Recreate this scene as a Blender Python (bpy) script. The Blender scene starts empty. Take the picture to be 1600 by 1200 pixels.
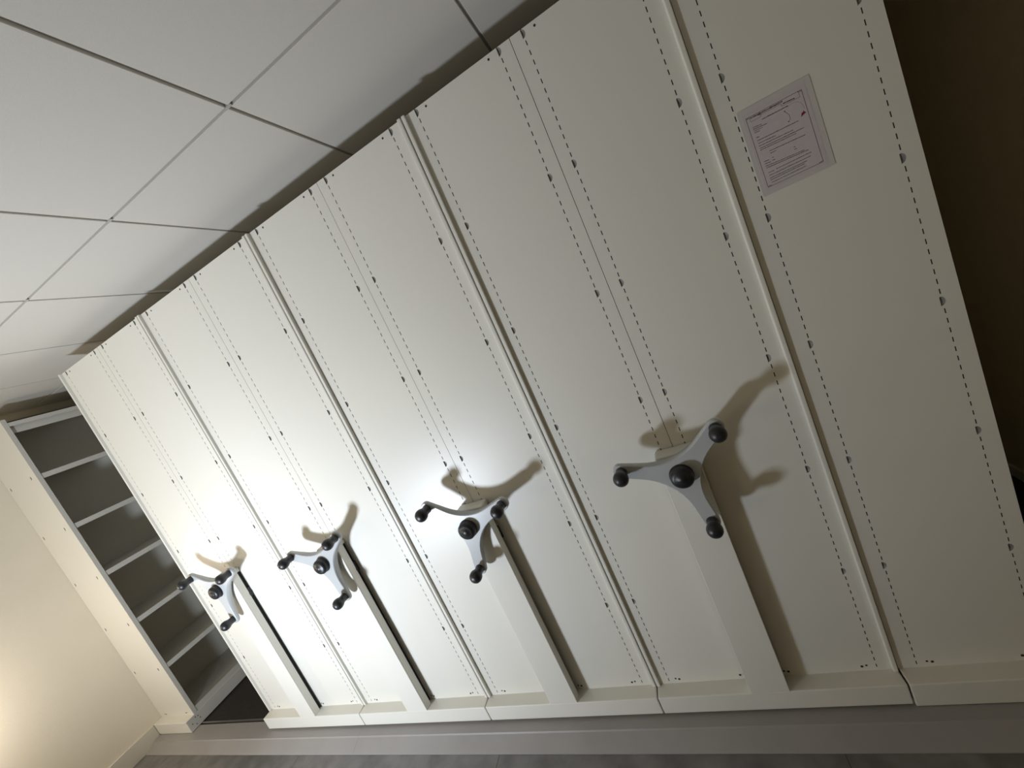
import bpy, bmesh, math, random
from mathutils import Vector, Matrix
from mathutils.geometry import tessellate_polygon

random.seed(7)
S = bpy.context.scene
COL = S.collection

# ------------------------------------------------------------ camera
CAM_R = ((0.86804812, 0.28091535, -0.40936416),      # image right
         (-0.33684247, -0.27250298, -0.90126537),    # image down
         (-0.36473224, 0.92023295, -0.14192148))     # view direction
cam_d = bpy.data.cameras.new('camera')
cam = bpy.data.objects.new('camera', cam_d)
COL.objects.link(cam)
r, d, f = [Vector(v) for v in CAM_R]
M = Matrix(((r.x, -d.x, -f.x, 2.69267), (r.y, -d.y, -f.y, -1.24003), (r.z, -d.z, -f.z, 1.56843), (0, 0, 0, 1)))
cam.matrix_world = M
cam_d.sensor_fit = 'HORIZONTAL'
cam_d.sensor_width = 36.0
cam_d.lens = 630.2044 / 1600 * 36.0
cam_d.clip_start = 0.02
S.camera = cam

# ------------------------------------------------------------ exposure, world, lamps
S.view_settings.view_transform = 'Standard'
S.view_settings.look = 'None'
S.view_settings.gamma = 1.0
S.view_settings.use_curve_mapping = False
S.view_settings.exposure = 0.0
W = bpy.data.worlds.new('world')
S.world = W
W.use_nodes = True
W.node_tree.nodes['Background'].inputs[0].default_value = (0.5, 0.5, 0.5, 1)
W.node_tree.nodes['Background'].inputs[1].default_value = 0.0


def bulb(name, loc, power, color, radius):
    ld = bpy.data.lights.new(name, 'POINT')
    ld.energy = power
    ld.color = color
    ld.shadow_soft_size = radius
    o = bpy.data.objects.new(name, ld)
    COL.objects.link(o)
    o.location = loc
    return o


ld = bpy.data.lights.new('work_light', 'AREA')
ld.shape = 'DISK'
ld.size = 0.27
ld.energy = 32.0
ld.spread = math.radians(142)
ld.color = (0.79, 0.875, 1.0)
wlo = bpy.data.objects.new('work_light', ld)
COL.objects.link(wlo)
wlo.location = (0.66, -1.60, 0.42)
wlo.rotation_euler = Vector((0.10, 0.82, 0.52)).to_track_quat('-Z', 'Y').to_euler()
rd = bpy.data.lights.new('fill_light', 'AREA')  # unseen warm fill added to lift the shadows, not a fixture of the room
rd.shape = 'DISK'
rd.size = 1.0
rd.energy = 9.0
rd.color = (1.0, 0.86, 0.56)
ro = bpy.data.objects.new('fill_light', rd)
COL.objects.link(ro)
ro.location = (-0.1, -2.7, 1.5)
ro.rotation_euler = Vector((-0.25, 1.0, 0.05)).to_track_quat('-Z', 'Y').to_euler()
bulb('warm_light', (-0.92, -0.88, 0.88), 13.0, (1.0, 0.88, 0.74), 0.045)

# ------------------------------------------------------------ materials


def mat(name, col, rough=0.5, metal=0.0, spec=0.5, noise=None, bump=None):
    m = bpy.data.materials.new(name)
    m.use_nodes = True
    nt = m.node_tree
    b = nt.nodes['Principled BSDF']
    b.inputs['Base Color'].default_value = (*col, 1)
    b.inputs['Roughness'].default_value = rough
    b.inputs['Metallic'].default_value = metal
    b.inputs['Specular IOR Level'].default_value = spec
    if noise or bump:
        tc = nt.nodes.new('ShaderNodeTexCoord')
    if noise:
        sc, amt, det = noise
        n = nt.nodes.new('ShaderNodeTexNoise')
        n.inputs['Scale'].default_value = sc
        n.inputs['Detail'].default_value = det
        nt.links.new(tc.outputs['Object'], n.inputs['Vector'])
        cr = nt.nodes.new('ShaderNodeValToRGB')
        cr.color_ramp.elements[0].position = 0.3
        cr.color_ramp.elements[1].position = 0.7
        cr.color_ramp.elements[0].color = (*[c * (1 - amt) for c in col], 1)
        cr.color_ramp.elements[1].color = (*[min(1, c * (1 + amt)) for c in col], 1)
        nt.links.new(n.outputs['Fac'], cr.inputs['Fac'])
        nt.links.new(cr.outputs['Color'], b.inputs['Base Color'])
    if bump:
        sc, st = bump
        n = nt.nodes.new('ShaderNodeTexNoise')
        n.inputs['Scale'].default_value = sc
        n.inputs['Detail'].default_value = 3
        nt.links.new(tc.outputs['Object'], n.inputs['Vector'])
        bp = nt.nodes.new('ShaderNodeBump')
        bp.inputs['Strength'].default_value = st
        bp.inputs['Distance'].default_value = 0.002
        nt.links.new(n.outputs['Fac'], bp.inputs['Height'])
        nt.links.new(bp.outputs['Normal'], b.inputs['Normal'])
    return m


M_PAINT = mat('white_powder_coat', (0.74, 0.72, 0.65), 0.38, 0, 0.5, bump=(900, 0.04))
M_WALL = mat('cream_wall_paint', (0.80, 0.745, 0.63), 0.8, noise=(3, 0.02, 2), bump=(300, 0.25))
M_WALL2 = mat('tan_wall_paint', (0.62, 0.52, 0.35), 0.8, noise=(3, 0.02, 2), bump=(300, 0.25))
M_CEIL = mat('white_ceiling_tile', (0.59, 0.56, 0.505), 0.85, noise=(400, 0.03, 2), bump=(500, 0.2))
M_GRID = mat('ceiling_grid_paint', (0.40, 0.385, 0.35), 0.6)
M_BASEB = mat('baseboard_paint', (0.68, 0.64, 0.57), 0.5)
M_FLOOR = mat('grey_vinyl_floor', (0.15, 0.144, 0.14), 0.42, noise=(9, 0.35, 8), bump=(200, 0.1))
M_JOINT = mat('dark_joint', (0.03, 0.03, 0.03), 0.8)
M_RAMP = mat('greige_ramp', (0.31, 0.295, 0.285), 0.45, noise=(5, 0.05, 4))
M_DECK = mat('dark_deck', (0.022, 0.019, 0.017), 0.6, noise=(60, 0.3, 3))
M_RAIL = mat('steel_rail', (0.45, 0.44, 0.42), 0.35, 0.9)
M_DARK = mat('dark_steel_and_slot_shade', (0.012, 0.012, 0.012), 0.6)  # steel of housing and axle; also the painted shade inside the slots
M_LUG = mat('galvanised_lug', (0.20, 0.195, 0.18), 0.5, 0.0)
M_SCREW = mat('dark_screw', (0.03, 0.028, 0.025), 0.4, 0.3)
M_HANDLE = mat('light_grey_handle', (0.46, 0.475, 0.475), 0.33)
M_KNOB = mat('black_rubber_knob', (0.014, 0.014, 0.016), 0.38, bump=(600, 0.15))
M_CLIP = mat('black_plastic', (0.01, 0.01, 0.01), 0.4)
M_SLEEVE = mat('laminated_sheet', (0.60, 0.56, 0.555), 0.3)
M_PAPER = mat('printed_paper', (0.58, 0.53, 0.545), 0.45)
M_INK = mat('black_ink', (0.055, 0.045, 0.05), 0.6)
M_RED = mat('red_ink', (0.22, 0.012, 0.03), 0.6)
M_PINK = mat('faded_pink_ink', (0.34, 0.17, 0.20), 0.6)

# ------------------------------------------------------------ helpers


def link(name, bm, m, parent=None, bevel=None, smooth=False, segs=2):
    me = bpy.data.meshes.new(name)
    bmesh.ops.recalc_face_normals(bm, faces=bm.faces)
    bm.to_mesh(me)
    bm.free()
    ms = m if isinstance(m, (list, tuple)) else [m]
    for q in ms:
        me.materials.append(q)
    o = bpy.data.objects.new(name, me)
    COL.objects.link(o)
    if parent:
        o.parent = parent
    if bevel:
        b = o.modifiers.new('bevel', 'BEVEL')
        b.width = bevel
        b.segments = segs
        b.limit_method = 'ANGLE'
        b.angle_limit = math.radians(50)
    if smooth:
        for p in me.polygons:
            p.use_smooth = True
    return o


def box(bm, x0, x1, y0, y1, z0, z1, mi=0):
    v = [bm.verts.new(c) for c in ((x0, y0, z0), (x1, y0, z0), (x1, y1, z0), (x0, y1, z0),
                                   (x0, y0, z1), (x1, y0, z1), (x1, y1, z1), (x0, y1, z1))]
    for q in ((0, 1, 2, 3), (4, 7, 6, 5), (0, 4, 5, 1), (1, 5, 6, 2), (2, 6, 7, 3), (3, 7, 4, 0)):
        fc = bm.faces.new([v[i] for i in q])
        fc.material_index = mi


def boxo(name, dims, m, parent=None, bevel=None):
    bm = bmesh.new()
    box(bm, *dims)
    return link(name, bm, m, parent, bevel)


def quad(bm, pts, mi=0):
    fc = bm.faces.new([bm.verts.new(p) for p in pts])
    fc.material_index = mi
    return fc


def thing(name, label, cat, loc=(0, 0, 0), group=None):
    o = bpy.data.objects.new(name, None)
    o.empty_display_size = 0.1
    COL.objects.link(o)
    o.location = loc
    o['label'] = label
    o['category'] = cat
    if group:
        o['group'] = group
    return o


def struct(o):
    o['kind'] = 'structure'
    return o


def lathe(bm, prof, n, M4):
    rings = []
    for (rr, h) in prof:
        if rr < 1e-6:
            rings.append([bm.verts.new(M4 @ Vector((0, 0, h)))])
        else:
            rings.append([bm.verts.new(M4 @ Vector((rr * math.cos(2 * math.pi * i / n), rr * math.sin(2 * math.pi * i / n), h))) for i in range(n)])
    for a, b in zip(rings, rings[1:]):
        for i in range(n):
            j = (i + 1) % n
            if len(a) == 1 and len(b) == 1:
                continue
            if len(a) == 1:
                bm.faces.new((a[0], b[i], b[j]))
            elif len(b) == 1:
                bm.faces.new((a[i], a[j], b[0]))
            else:
                bm.faces.new((a[i], a[j], b[j], b[i]))
    if len(rings[0]) > 1:
        bm.faces.new(rings[0])
    if len(rings[-1]) > 1:
        bm.faces.new(rings[-1])


# ------------------------------------------------------------ dimensions (metres)
P = 0.744            # width of one mobile unit
ZB = 0.114           # top of the carriage, foot of the end panels
ZT = 2.251           # top of the end panels
DEPTH = 2.0
XL = -1.144          # left wall
XR = 3.85            # right wall
ZC = 2.355           # ceiling
YB, YF = 2.30, -3.00
SLOT0, PITCH = 0.1315, 0.3515 / 14
LUGZ = [SLOT0 + 0.3515 * k for k in range(1, 6)]

# ------------------------------------------------------------ room shell
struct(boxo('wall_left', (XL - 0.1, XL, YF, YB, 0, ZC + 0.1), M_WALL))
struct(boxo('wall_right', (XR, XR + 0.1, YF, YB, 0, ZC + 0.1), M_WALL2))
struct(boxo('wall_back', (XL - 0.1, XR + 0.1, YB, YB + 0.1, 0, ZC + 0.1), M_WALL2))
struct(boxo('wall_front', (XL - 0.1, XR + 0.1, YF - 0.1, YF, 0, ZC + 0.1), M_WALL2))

bm = bmesh.new()
xs = [0.345 + 1.2 * k for k in range(-2, 5)]
ys = [-0.60 - 0.6 * k for k in range(0, 5)] + [0.0, 0.6, 1.2, 1.8]
box(bm, XL - 0.1, XR + 0.1, YF - 0.1, YB + 0.1, -0.06, -0.002, 1)
xe = sorted([x for x in xs if XL < x < XR] + [XL, XR])
ye = sorted([y for y in ys if YF < y < YB] + [YF, YB])
for a, b in zip(xe, xe[1:]):
    for c, e in zip(ye, ye[1:]):
        box(bm, a + 0.0008, b - 0.0008, c + 0.0008, e - 0.0008, -0.01, 0.0, 0)
struct(link('floor', bm, [M_FLOOR, M_JOINT]))

# suspended ceiling: 600 mm tiles with recessed grid
TX, TY, G = 1.927, -0.304, 0.0045
bm = bmesh.new()
xe = sorted([TX + 0.6 * k for k in range(-8, 8) if XL < TX + 0.6 * k < XR] + [XL, XR])
ye = sorted([TY + 0.6 * k for k in range(-8, 8) if YF < TY + 0.6 * k < YB] + [YF, YB])
for i, (a, b) in enumerate(zip(xe, xe[1:])):
    for j, (c, e) in enumerate(zip(ye, ye[1:])):
        box(bm, a + (G if i else 0), b - (G if i < len(xe) - 2 else 0), c + (G if j else 0), e - (G if j < len(ye) - 2 else 0), ZC, ZC + 0.02)
ceil_o = struct(link('ceiling', bm, M_CEIL, bevel=0.0015, segs=1))
bm = bmesh.new()
box(bm, XL, XR, YF, YB, ZC + 0.007, ZC + 0.03)
for a in xe[1:-1]:
    for c in ye[1:-1]:
        box(bm, a - 0.012, a + 0.012, c - G + 0.0002, c + G - 0.0002, ZC + 0.0003, ZC + 0.009)
link('ceiling_grid', bm, M_GRID, ceil_o)

bm = bmesh.new()
box(bm, XL, XL + 0.012, YF, -0.056, 0, 0.113)
struct(link('baseboard_left', bm, M_BASEB, bevel=0.002))
struct(boxo('baseboard_right', (XR - 0.012, XR, YF, YB, 0, 0.08), M_BASEB, bevel=0.002))

# ------------------------------------------------------------ track platform
pf = thing('track_platform', 'low greige platform with sloping front edge running under all the white shelving units', 'platform', (1.0, 0, 0))
pf_x = 1.0


def ramp(x0, x1):
    bm = bmesh.new()
    prof = [(-0.157, 0.0), (-0.157, 0.003), (-0.150, 0.006), (-0.098, 0.0255), (-0.094, 0.030), (-0.004, 0.034), (-0.004, 0.0)]
    a = [bm.verts.new((x0 - pf_x, y, z)) for y, z in prof]
    b = [bm.verts.new((x1 - pf_x, y, z)) for y, z in prof]
    n = len(prof)
    for i in range(n):
        bm.faces.new((a[i], a[(i + 1) % n], b[(i + 1) % n], b[i]))
    bm.faces.new(a)
    bm.faces.new(b)
    return link('ramp_plate', bm, M_RAMP, pf)


ramp(XL + 0.013, 0.7225)
ramp(0.7232, XR - 0.013)
boxo('track_rail', (XL - pf_x, XR - 0.013 - pf_x, 0.006, 0.016, 0.0, 0.034), M_RAIL, pf)
boxo('deck', (XL - pf_x, XR - 0.013 - pf_x, 0.018, YB - 0.01, 0.0, 0.030), M_DECK, pf)
for yy in (1.0, 1.9):
    boxo('track_rail', (XL - pf_x, 3.34 - pf_x, yy, yy + 0.03, 0.028, 0.034), M_RAIL, pf)

# ------------------------------------------------------------ shelving parts


def moon(n=10):
    """outline of the half-round lug opening, x/z about its centre"""
    pts = [(-0.0045, 0.0105)]
    for i in range(n + 1):
        t = i / n
        a = math.radians(100 - 190 * t)
        w = 0.0095 if t < 0.5 else 0.0095 * (1 - 0.25 * (t - 0.5))
        pts.append((-0.003 + w * max(0, math.cos(a)) if True else 0, 0.0 + 0.0115 * math.sin(a) + 0.0005))
    pts.append((-0.0045, -0.0125))
    out = [pts[0]]
    for p in pts[1:]:
        if (p[0] - out[-1][0]) ** 2 + (p[1] - out[-1][1]) ** 2 > 1e-7:
            out.append(p)
    return out


MOON = moon()
lug_mesh = None


def lug_me():
    global lug_mesh
    if lug_mesh is None:
        bm = bmesh.new()
        rim = [bm.verts.new((x * 1.02, 0.0004, z * 1.02)) for x, z in MOON]
        inn = [bm.verts.new((-0.0045 + (x + 0.0045) * 0.45, 0.0038, z * 0.72)) for x, z in MOON]
        n = len(rim)
        for i in range(n):
            bm.faces.new((rim[i], rim[(i + 1) % n], inn[(i + 1) % n], inn[i]))
        bm.faces.new(inn)
        bmesh.ops.recalc_face_normals(bm, faces=bm.faces)
        lug_mesh = bpy.data.meshes.new('shelf_lug')
        bm.to_mesh(lug_mesh)
        bm.free()
        lug_mesh.materials.append(M_LUG)
    return lug_mesh


screw_mesh = None


def screw_me():
    global screw_mesh
    if screw_mesh is None:
        bm = bmesh.new()
        lathe(bm, [(0.0032, -0.0005), (0.0032, 0.0006), (0.0022, 0.0012), (0.0, 0.0012)], 12, Matrix.Rotation(math.radians(90), 4, 'X'))
        screw_mesh = bpy.data.meshes.new('screw')
        bmesh.ops.recalc_face_normals(bm, faces=bm.faces)
        bm.to_mesh(screw_mesh)
        bm.free()
        screw_mesh.materials.append(M_SCREW)
    return screw_mesh


def place(name, me, parent, loc, s=(1, 1, 1)):
    o = bpy.data.objects.new(name, me)
    COL.objects.link(o)
    o.parent = parent
    o.location = loc
    o.scale = s
    return o


def end_panel(parent, x0, x1, cols, slots=True, lip_l=False, lip_r=False, low_l=0.0, low_r=0.0, screws=((0.062, 0), (0.0745, 1)), lugs_from=0):
    """end panel in the plane y=0 with punched slots and lug openings; x in the frame of the parent"""
    bm = bmesh.new()
    hw, hh = 0.011, 0.0142
    cells = [(z - hh, z + hh) for z in LUGZ] + [(ZT - 0.026, ZT)]
    zcuts = [ZB]
    bands = []
    cur = ZB
    for c0, c1 in cells:
        bands.append((cur, c0, False))
        bands.append((c0, c1, True))
        cur = c1
    if cur < ZT - 1e-6:
        bands.append((cur, ZT, False))
    TH = 0.0006
    sw, sl = 0.00135, 0.0065

    def rect(xa, xb, za, zb):
        quad(bm, ((xa, 0, za), (xb, 0, za), (xb, 0, zb), (xa, 0, zb)))

    def hole_wall(pts):
        n = len(pts)
        for i in range(n):
            p, q = pts[i], pts[(i + 1) % n]
            quad(bm, ((p[0], 0, p[1]), (q[0], 0, q[1]), (q[0], TH, q[1]), (p[0], TH, p[1])))

    for za, zb, islug in bands:
        x = x0
        for c in cols:
            if islug:
                rect(x, c - hw, za, zb)
                zc = (za + zb) / 2
                top = zb >= ZT - 1e-6
                if top:
                    ring = [(c + px, ZT - 0.0118 + pz) for px, pz in MOON]
                else:
                    ring = [(c + px, zc + pz) for px, pz in MOON]
                outer = [(c - hw, za), (c + hw, za), (c + hw, zb), (c - hw, zb)]
                loops = [[Vector((a, b, 0)) for a, b in outer], [Vector((a, b, 0)) for a, b in ring]]
                allp = outer + ring
                vs = [bm.verts.new((a, 0, b)) for a, b in allp]
                for t in tessellate_polygon(loops):
                    try:
                        bm.faces.new([vs[i] for i in t])
                    except ValueError:
                        pass
                hole_wall(ring)
                x = c + hw
            elif slots:
                rect(x, c - sw, za, zb)
                z = za
                k = 0
                while True:
                    sc = SLOT0 + PITCH * k
                    k += 1
                    if sc > zb - sl:
                        break
                    if sc < za + sl - 0.004:
                        continue
                    s0 = max(sc - sl, za + 0.0005)
                    s1 = sc + sl
                    if s1 > zb - 0.0005:
                        break
                    rect(c - sw, c + sw, z, s0)
                    hole_wall([(c - sw, s0), (c + sw, s0), (c + sw, s1), (c - sw, s1)])
                    z = s1
                rect(c - sw, c + sw, z, zb)
                x = c + sw
        rect(x, x1, za, zb)
    # returns of the folded sheet
    D = 0.022
    quad(bm, ((x0, 0, ZB), (x0, 0, ZT), (x0, D, ZT), (x0, D, ZB)))
    quad(bm, ((x1, 0, ZB), (x1, 0, ZT), (x1, D, ZT), (x1, D, ZB)))
    quad(bm, ((x0, 0, ZT), (x1, 0, ZT), (x1, D, ZT), (x0, D, ZT)))
    quad(bm, ((x0, D, ZB), (x1, D, ZB), (x1, D, ZT), (x0, D, ZT)))
    quad(bm, ((x0, 0, ZB), (x1, 0, ZB), (x1, D, ZB), (x0, D, ZB)))
    pn = link('end_panel', bm, M_PAINT, parent)
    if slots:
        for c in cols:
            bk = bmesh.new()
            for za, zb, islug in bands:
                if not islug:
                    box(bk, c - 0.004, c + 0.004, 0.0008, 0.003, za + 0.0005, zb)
            link('slot_shade_strip', bk, M_DARK, pn)  # near-black strip paints the shade of the hollow panel inside the slots
    for c in cols:
        for z in LUGZ[lugs_from:]:
            place('shelf_lug', lug_me(), pn, (c, 0, z))
        place('shelf_lug', lug_me(), pn, (c, 0, ZT - 0.0118))
    for lip, xa, xb in ((lip_l, x0 - 0.0125, x0), (lip_r, x1, x1 + 0.0125)):
        if lip:
            boxo('edge_strip', (xa, xb, -0.0125, 0.02, ZB + 0.001, ZT), M_PAINT, parent, bevel=0.0025)
    for off, big in screws:
        for s, xe_ in ((1, x0), (-1, x1)):
            place('screw', screw_me(), pn, (xe_ + s * off, 0, 0.134 - 0.003 * big), (1.0 + 0.25 * big,) * 3)
    for s, xe_ in ((1, x0), (-1, x1)):
        place('screw', screw_me(), pn, (xe_ + s * 0.070, 0, 2.2385))
    return pn


def spider_bm():
    """three-armed hand wheel, flat front at y=0, axis along y; arm 0 points to +x"""
    hw, nk = 0.0225, 0.052
    c = (nk - hw) / (1 - math.sin(math.radians(60)))
    Rf = c * math.sin(math.radians(60)) - hw
    rt = c * 0.5
    Rtip = 0.184
    tipr = 0.0225
    out = []
    for k in range(3):
        A = math.radians(120 * k)
        ca, sa = math.cos(A), math.sin(A)
        arm = []
        # lower fillet tangent point -> tip -> upper tangent
        for t in (0.0, 0.33, 0.66, 1.0):
            x = rt + (Rtip - 0.012 - rt) * t
            arm.append((x, -(hw + (tipr - hw) * t ** 2)))
        for i in range(1, 12):
            a = math.radians(-90 + 180 * i / 12 * 1.0)
            arm.append((Rtip - 0.012 + (tipr + 0.004) * math.cos(a) * 0.85, tipr * math.sin(a)))
        for t in (1.0, 0.66, 0.33, 0.0):
            x = rt + (Rtip - 0.012 - rt) * t
            arm.append((x, hw + (tipr - hw) * t ** 2))
        for x, y in arm:
            out.append((x * ca - y * sa, x * sa + y * ca))
        # concave fillet to the next arm, centre on the bisector
        B = A + math.radians(60)
        cx, cz = c * math.cos(B), c * math.sin(B)
        a0 = B + math.pi - math.radians(30)
        p0 = (rt * ca - hw * sa, rt * sa + hw * ca)
        a0 = math.atan2(p0[1] - cz, p0[0] - cx)
        A2 = A + math.radians(120)
        p1 = (rt * math.cos(A2) + hw * math.sin(A2), rt * math.sin(A2) - hw * math.cos(A2))
        a1 = math.atan2(p1[1] - cz, p1[0] - cx)
        dd = a1 - a0
        while dd > math.pi:
            dd -= 2 * math.pi
        while dd < -math.pi:
            dd += 2 * math.pi
        for i in range(1, 10):
            a = a0 + dd * i / 10
            out.append((cx + Rf * math.cos(a), cz + Rf * math.sin(a)))
    bm = bmesh.new()

    def th(x, z):
        r_ = math.hypot(x, z)
        return 0.019 + 0.019 * max(0, 1 - r_ / 0.165) ** 0.8
    rings = []
    for inset, y in ((0.003, 0.0), (0.0, 0.003), (0.0, None), (0.004, 'b')):
        ring = []
        n = len(out)
        for i, (x, z) in enumerate(out):
            px, pz = out[i - 1]
            qx, qz = out[(i + 1) % n]
            tx, tz = qx - px, qz - pz
            L = math.hypot(tx, tz) or 1
            nx, nz = tz / L, -tx / L          # outward for ccw outline
            X, Z = x - nx * inset, z - nz * inset
            t = th(x, z)
            Y = y if not (y is None or y == 'b') else (t - 0.004 if y is None else t)
            ring.append(bm.verts.new((X, Y, Z)))
        rings.append(ring)
    n = len(out)
    for a, b in zip(rings, rings[1:]):
        for i in range(n):
            bm.faces.new((a[i], a[(i + 1) % n], b[(i + 1) % n], b[i]))
    for ring in (rings[0], rings[-1]):
        co = [Vector((v.co.x, v.co.z, 0)) for v in ring]
        for t in tessellate_polygon([co]):
            try:
                bm.faces.new([ring[i] for i in t])
            except ValueError:
                pass
    return bm


KNOB = [(0.0, 0.063), (0.007, 0.0628), (0.010, 0.0615), (0.0155, 0.0585), (0.0200, 0.0535), (0.0225, 0.047), (0.0229, 0.040), (0.0217, 0.033), (0.0190, 0.027),
        (0.0170, 0.022), (0.0160, 0.016), (0.0158, 0.009), (0.0165, 0.003), (0.0170, -0.002)]
HUBCAP = [(0.0, 0.0325), (0.010, 0.032), (0.0112, 0.0305), (0.022, 0.0295), (0.0285, 0.0265), (0.0320, 0.021), (0.0328, 0.014), (0.0315, 0.007), (0.0345, 0.004), (0.0345, -0.001)]
TOVIEW = Matrix.Rotation(math.radians(90), 4, 'X')     # local +z -> -y


def mobile_unit(i, ang, label):
    cx = (i + 0.5) * P
    u = thing('mobile_shelving_unit', label, 'shelving unit', (cx, 0, 0.036), 'mobile shelving units with three-armed handles')
    OFF = -0.036
    h = P / 2
    root = bpy.data.objects.new('tmp', None)
    # carriage
    bm = bmesh.new()
    box(bm, -h + 0.002, h - 0.002, -0.054, DEPTH, 0.043, ZB)
    parts = [link('carriage', bm, M_PAINT, u, bevel=0.003)]
    before = set(COL.objects)
    end_panel(u, -h + 0.0145, -0.0008, (-h + 0.0505, -0.037), lip_l=True)
    end_panel(u, 0.0008, h - 0.0145, (0.037, h - 0.0505), lip_r=True)
    # body behind the end panels
    boxo('back_panel', (-0.004, 0.004, 0.022, DEPTH, ZB, ZT - 0.03), M_PAINT, u)
    boxo('top_cover', (-h + 0.012, h - 0.012, 0.022, DEPTH, ZT - 0.030, ZT - 0.004), M_PAINT, u)
    boxo('end_panel', (-h + 0.012, h - 0.012, DEPTH, DEPTH + 0.02, ZB, ZT), M_PAINT, u)
    for s in (-1, 1):
        for z in [0.14] + [z + 0.0 for z in LUGZ]:
            xa, xb = (-h + 0.014, -0.004) if s < 0 else (0.004, h - 0.014)
            boxo('shelf', (xa, xb, 0.023, DEPTH - 0.001, z - 0.028, z), M_PAINT, u)
    # handle post: folded cover standing off the panels, dark drive housing behind it
    bm = bmesh.new()
    pw = 0.0585
    box(bm, -pw, pw, -0.0545, -0.0505, ZB - 0.0, 1.004)
    box(bm, -pw, -pw + 0.003, -0.0505, -0.019, ZB, 1.004)
    box(bm, pw - 0.003, pw, -0.0505, -0.019, ZB, 1.004)
    post = link('handle_post', bm, M_PAINT, u, bevel=0.0012)
    boxo('drive_housing', (-0.046, 0.046, -0.0495, -0.0005, ZB + 0.001, 0.985), M_DARK, post)
    bm = bmesh.new()
    box(bm, -pw - 0.001, pw + 0.001, -0.056, -0.001, 0.989, 1.013)
    link('post_cap', bm, M_PAINT, post, bevel=0.007, segs=3)
    bm = bmesh.new()
    box(bm, pw - 0.013, pw - 0.003, -0.024, -0.001, 0.845, 0.895)
    box(bm, pw - 0.012, pw + 0.001, -0.021, -0.015, 0.852, 0.868)
    link('latch', bm, M_CLIP, post, bevel=0.001)
    # three-armed handle
    hz = 0.964
    bm = spider_bm()
    hd = link('hand_wheel', bm, M_HANDLE, u)
    hd.location = (0, -0.099, hz)
    hd.rotation_euler = (0, -math.radians(ang), 0)
    sm = hd.data
    for p in sm.polygons:
        p.use_smooth = abs(p.normal.y) < 0.9 and len(p.vertices) == 4
    for k in range(3):
        a = math.radians(120 * k)
        bm = bmesh.new()
        lathe(bm, KNOB[::-1], 28, TOVIEW)
        kb = link('knob', bm, M_KNOB, hd, smooth=True)
        kb.location = (0.1685 * math.cos(a), 0, 0.1685 * math.sin(a))
    bm = bmesh.new()
    lathe(bm, HUBCAP[::-1], 36, TOVIEW)
    link('hub_cap', bm, M_KNOB, hd, smooth=True)
    bm = bmesh.new()
    lathe(bm, [(0.026, -0.07), (0.026, -0.030)], 24, TOVIEW)
    link('axle', bm, M_DARK, hd)
    # everything above was laid out from floor level: bring children into the frame of the carriage foot
    for o in list(COL.objects):
        if o.parent == u:
            o.location.z += OFF
    bpy.data.objects.remove(root)
    return u


mobile_unit(0, 145.7, 'white double mobile shelving unit with handle, beside the open aisle, its carriage end exposed')
mobile_unit(1, 156.3, 'white double mobile shelving unit with handle, second out from the open aisle')
mobile_unit(2, 138.3, 'white double mobile shelving unit with handle catching the brightest cold glow around its post top')
mobile_unit(3, 160.7, 'white double mobile shelving unit with nearest handle, beside the unit bearing the paper')

# single fixed end unit on the right
h0, h1 = 4 * P, 3.343
u = thing('fixed_shelving_unit', 'single-width white shelving unit without handle at dark right end, bearing the paper notice', 'shelving unit', (h0 + 0.18, 0, 0.034))
ox = h0 + 0.18
bm = bmesh.new()
box(bm, h0 + 0.003 - ox, h1 + 0.004 - ox, -0.054, DEPTH, 0.0, ZB - 0.034)
link('plinth', bm, M_PAINT, u, bevel=0.003)
e = end_panel(u, h0 + 0.0145 - ox, h1 - ox, (h0 + 0.0505 - ox, h1 - 0.037 - ox))
e.location.z -= 0.034
bm = bmesh.new()
box(bm, h0 + 0.002 - ox, h0 + 0.0145 - ox, 0.001, 0.02, ZB - 0.034, ZT - 0.034)
link('edge_strip', bm, M_PAINT, u)
boxo('back_panel', (h1 - 0.008 - ox, h1 - ox, 0.022, DEPTH, ZB - 0.034, ZT - 0.064), M_PAINT, u)
boxo('top_cover', (h0 + 0.012 - ox, h1 - ox, 0.022, DEPTH, ZT - 0.064, ZT - 0.038), M_PAINT, u)
for z in [0.14] + LUGZ:
    boxo('shelf', (h0 + 0.014 - ox, h1 - 0.008 - ox, 0.023, DEPTH, z - 0.062, z - 0.034), M_PAINT, u)

# fixed unit against the left wall, open towards the aisle
x0, x1 = XL + 0.001, -0.762
u = thing('open_shelving_unit', 'narrow cream shelving unit against the left wall with empty shelves open to the aisle', 'shelving unit', (-0.95, 0, 0.034))
ox = -0.95
bm = bmesh.new()
box(bm, x0 - ox, x1 - ox, -0.054, DEPTH, 0.0, ZB - 0.034)
pl = link('plinth', bm, M_PAINT, u, bevel=0.003)
for yy, zz in ((-0.030, 0.040), (-0.012, 0.020), (0.012, 0.056), (-0.002, 0.062), (0.018, 0.036)):
    bm = bmesh.new()
    lathe(bm, [(0.0033, -0.0005), (0.0033, 0.0006), (0, 0.0008)], 10, Matrix.Rotation(math.radians(90), 4, 'Y'))
    s_ = link('screw', bm, M_SCREW, pl)
    s_.location = (x1 - ox, yy, zz)
e = end_panel(u, x0 - ox, x1 - ox, (-1.1095 - ox, -0.8265 - ox), slots=False)
e.location.z -= 0.034
boxo('back_panel', (x0 - ox, x0 + 0.012 - ox, 0.022, DEPTH, ZB - 0.034, ZT - 0.06), M_PAINT, u)
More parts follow.
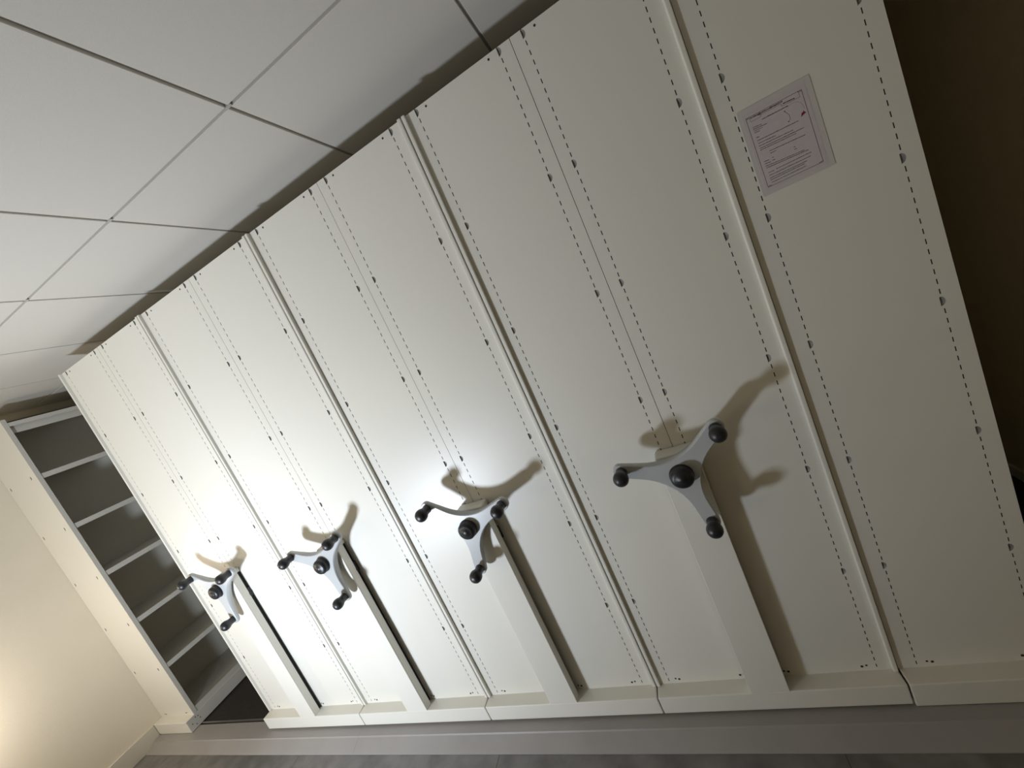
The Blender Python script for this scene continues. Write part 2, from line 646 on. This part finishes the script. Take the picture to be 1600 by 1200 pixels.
for k, z in enumerate([0.150] + [0.498, 0.850, 1.204, 1.546, 1.892]):
    bm = bmesh.new()
    xa, xb = x0 + 0.013 - ox, x1 - 0.004 - ox
    if k == 0:
        box(bm, xa, xb, 0.024, DEPTH - 0.02, ZB - 0.034, z - 0.034)
    else:
        box(bm, xa, xb, 0.024, DEPTH - 0.02, z - 0.038, z - 0.034)
        box(bm, xb - 0.003, xb, 0.024, DEPTH - 0.02, z - 0.030 - 0.034, z - 0.038)
    link('shelf', bm, M_PAINT, u)
bm = bmesh.new()
box(bm, x0 + 0.001 - ox, x1 - ox, 0.023, DEPTH - 0.02, 2.228 - 0.034, 2.234 - 0.034)
box(bm, x1 - 0.004 - ox, x1 - ox, 0.023, DEPTH - 0.02, 2.205 - 0.034, 2.234 - 0.034)
box(bm, x1 - 0.030 - ox, x1 - 0.020 - ox, 0.023, DEPTH - 0.02, 2.165 - 0.034, 2.228 - 0.034)
link('top_cover', bm, M_PAINT, u)
boxo('rear_panel', (x0 - ox, x1 - ox, DEPTH - 0.02, DEPTH, ZB - 0.034, ZT - 0.034), M_PAINT, u)

# ------------------------------------------------------------ laminated notice on the right unit
NX, NZ = 3.1085, 1.694
nt_ = thing('paper_notice', 'laminated printed notice with red mark taped high on the right-hand shelving unit', 'notice', (NX, 0, NZ))


def rounded(bm, w, hgt, rad, y0, y1):
    pts = []
    for cx_, cz_, a0 in ((w / 2 - rad, hgt / 2 - rad, 0), (-w / 2 + rad, hgt / 2 - rad, 90), (-w / 2 + rad, -hgt / 2 + rad, 180), (w / 2 - rad, -hgt / 2 + rad, 270)):
        for i in range(5):
            a = math.radians(a0 + 90 * i / 4)
            pts.append((cx_ + rad * math.cos(a), cz_ + rad * math.sin(a)))
    A = [bm.verts.new((x, y0, z)) for x, z in pts]
    B = [bm.verts.new((x, y1, z)) for x, z in pts]
    n = len(pts)
    bm.faces.new(A)
    bm.faces.new(B)
    for i in range(n):
        bm.faces.new((A[i], A[(i + 1) % n], B[(i + 1) % n], B[i]))


bm = bmesh.new()
rounded(bm, 0.156, 0.2115, 0.004, -0.0014, -0.0002)
link('laminate_pouch', bm, M_SLEEVE, nt_)
boxo('sheet', (-0.0695, 0.0655, -0.0018, -0.0013, -0.0965, 0.0925), M_PAPER, nt_)

LINES = [(3.0552, 1.7734, 3.1262, 1.7736), (3.1246, 1.7679, 3.1503, 1.7672), (3.0758, 1.7588, 3.1338, 1.7585), (3.0535, 1.7511, 3.0727, 1.7495), (3.0536, 1.7469, 3.0829, 1.745), (3.0536, 1.7428, 3.0728, 1.7415), (3.0536, 1.7386, 3.0654, 1.7375), (3.0537, 1.7261, 3.061, 1.7256), (3.0539, 1.7185, 3.1435, 1.7169), (3.0544, 1.7118, 3.0925, 1.7102), (3.0538, 1.7052, 3.128, 1.7035), (3.0545, 1.6992, 3.1488, 1.6973), (3.0541, 1.6952, 3.1335, 1.6931), (3.0714, 1.6842, 3.1479, 1.6809), (3.0716, 1.678, 3.0846, 1.6783), (3.119, 1.6667, 3.1237, 1.6663), (3.1188, 1.6614, 3.124, 1.6612), (3.0538, 1.6667, 3.0647, 1.6655), (3.0714, 1.6669, 3.0768, 1.6667), (3.0545, 1.6607, 3.0668, 1.6596), (3.0708, 1.6607, 3.0765, 1.6604), (3.0541, 1.6549, 3.1371, 1.6498), (3.054, 1.6502, 3.1456, 1.6462), (3.0555, 1.638, 3.0679, 1.6375), (3.0731, 1.6384, 3.1494, 1.6386), (3.0555, 1.6309, 3.145, 1.6309), (3.055, 1.6242, 3.1359, 1.6242), (3.0552, 1.6196, 3.1295, 1.6206), (3.0558, 1.613, 3.1323, 1.6140)]
bm = bmesh.new()


def stroke(bm, xa, za, xb, zb, w, y=-0.00195):
    L = math.hypot(xb - xa, zb - za)
    nx, nz = -(zb - za) / L * w / 2, (xb - xa) / L * w / 2
    quad(bm, [(x - NX, y, z - NZ) for x, z in ((xa - nx, za - nz), (xb - nx, zb - nz), (xb + nx, zb + nz), (xa + nx, za + nz))])


rnd = random.Random(3)
for k, (xa, za, xb, zb) in enumerate(LINES):
    hgt = 0.0030 if k in (0, 1) else (0.0021 if k == 2 else 0.0016)
    # words made of letter-like strokes
    x = xa
    L = xb - xa
    while x < xb - 0.0008:
        wl_ = min(rnd.uniform(0.003, 0.0085), xb - x)
        xw = x
        while xw < x + wl_:
            z = za + (zb - za) * (xw - xa) / L
            hh = hgt * rnd.choice((0.62, 0.62, 0.75, 1.0))
            stroke(bm, xw, z - hgt * 0.35, xw, z - hgt * 0.35 + hh, hgt * 0.40)
            if rnd.random() < 0.6:
                zz = z - hgt * 0.35 + rnd.choice((0.0, hh * 0.5, hh * 0.9))
                stroke(bm, xw, zz, min(xw + hgt * 0.5, xb), zz, hgt * 0.36)
            xw += hgt * 0.5
        x += wl_ + hgt * 0.45
# frame
fx0, fx1, fz0, fz1 = 3.0455, 3.165, 1.606, 1.777
for a in ((fx0, fz0, fx0, fz1), (fx1, fz0, fx1, fz1), (fx0, fz1, fx1, fz1), (fx0, fz0, fx1, fz0)):
    stroke(bm, *a, 0.0009)
for (cxx, czz) in ((fx0, fz0), (fx1, fz0), (fx0, fz1), (fx1, fz1)):
    sx = 1 if cxx == fx0 else -1
    sz = 1 if czz == fz0 else -1
    stroke(bm, cxx, czz + sz * 0.0022, cxx + sx * 0.0075, czz + sz * 0.0022, 0.0008)
    stroke(bm, cxx + sx * 0.0075, czz, cxx + sx * 0.0075, czz + sz * 0.0026, 0.0007)
    stroke(bm, cxx + sx * 0.003, czz, cxx + sx * 0.003, czz + sz * 0.0026, 0.0007)
# header outline, stepped
for a in ((3.053, 1.7765, 3.053, 1.7655), (3.053, 1.7655, 3.076, 1.7655), (3.076, 1.7655, 3.076, 1.7700), (3.076, 1.7700, 3.120, 1.7700), (3.120, 1.7700, 3.120, 1.7640), (3.120, 1.7640, 3.1585, 1.7640), (3.1585, 1.7640, 3.1585, 1.7770)):
    stroke(bm, *a, 0.0006)
# little curved line drawing with two round ends
cv = [(3.1228, 1.7508), (3.1248, 1.7465), (3.1275, 1.7425), (3.1290, 1.738), (3.1294, 1.733), (3.1282, 1.7285), (3.1245, 1.7255)]
for a, b in zip(cv, cv[1:]):
    stroke(bm, *a, *b, 0.0007)
for c in (cv[0], cv[-1]):
    vs = [bm.verts.new((c[0] - NX + 0.0013 * math.cos(2 * math.pi * i / 10), -0.00195, c[1] - NZ + 0.0013 * math.sin(2 * math.pi * i / 10))) for i in range(10)]
    bm.faces.new(vs)
link('printed_text', bm, M_INK, nt_)
bm = bmesh.new()
pts = [(3.1495, 1.7215), (3.1530, 1.7300), (3.1550, 1.7292), (3.1572, 1.7330), (3.1588, 1.7290), (3.1618, 1.7268), (3.1560, 1.7243)]
quad(bm, [(x - NX, -0.00195, z - NZ) for x, z in pts])
link('red_mark', bm, M_RED, nt_)
bm = bmesh.new()
cv = [(3.129, 1.756), (3.140, 1.7595), (3.150, 1.758), (3.157, 1.751), (3.160, 1.742), (3.1605, 1.734)]
for a, b in zip(cv, cv[1:]):
    stroke(bm, *a, *b, 0.0005, -0.0019)
stroke(bm, 3.070, 1.7726, 3.078, 1.7712, 0.003, -0.0019)
link('faint_drawing', bm, M_PINK, nt_)
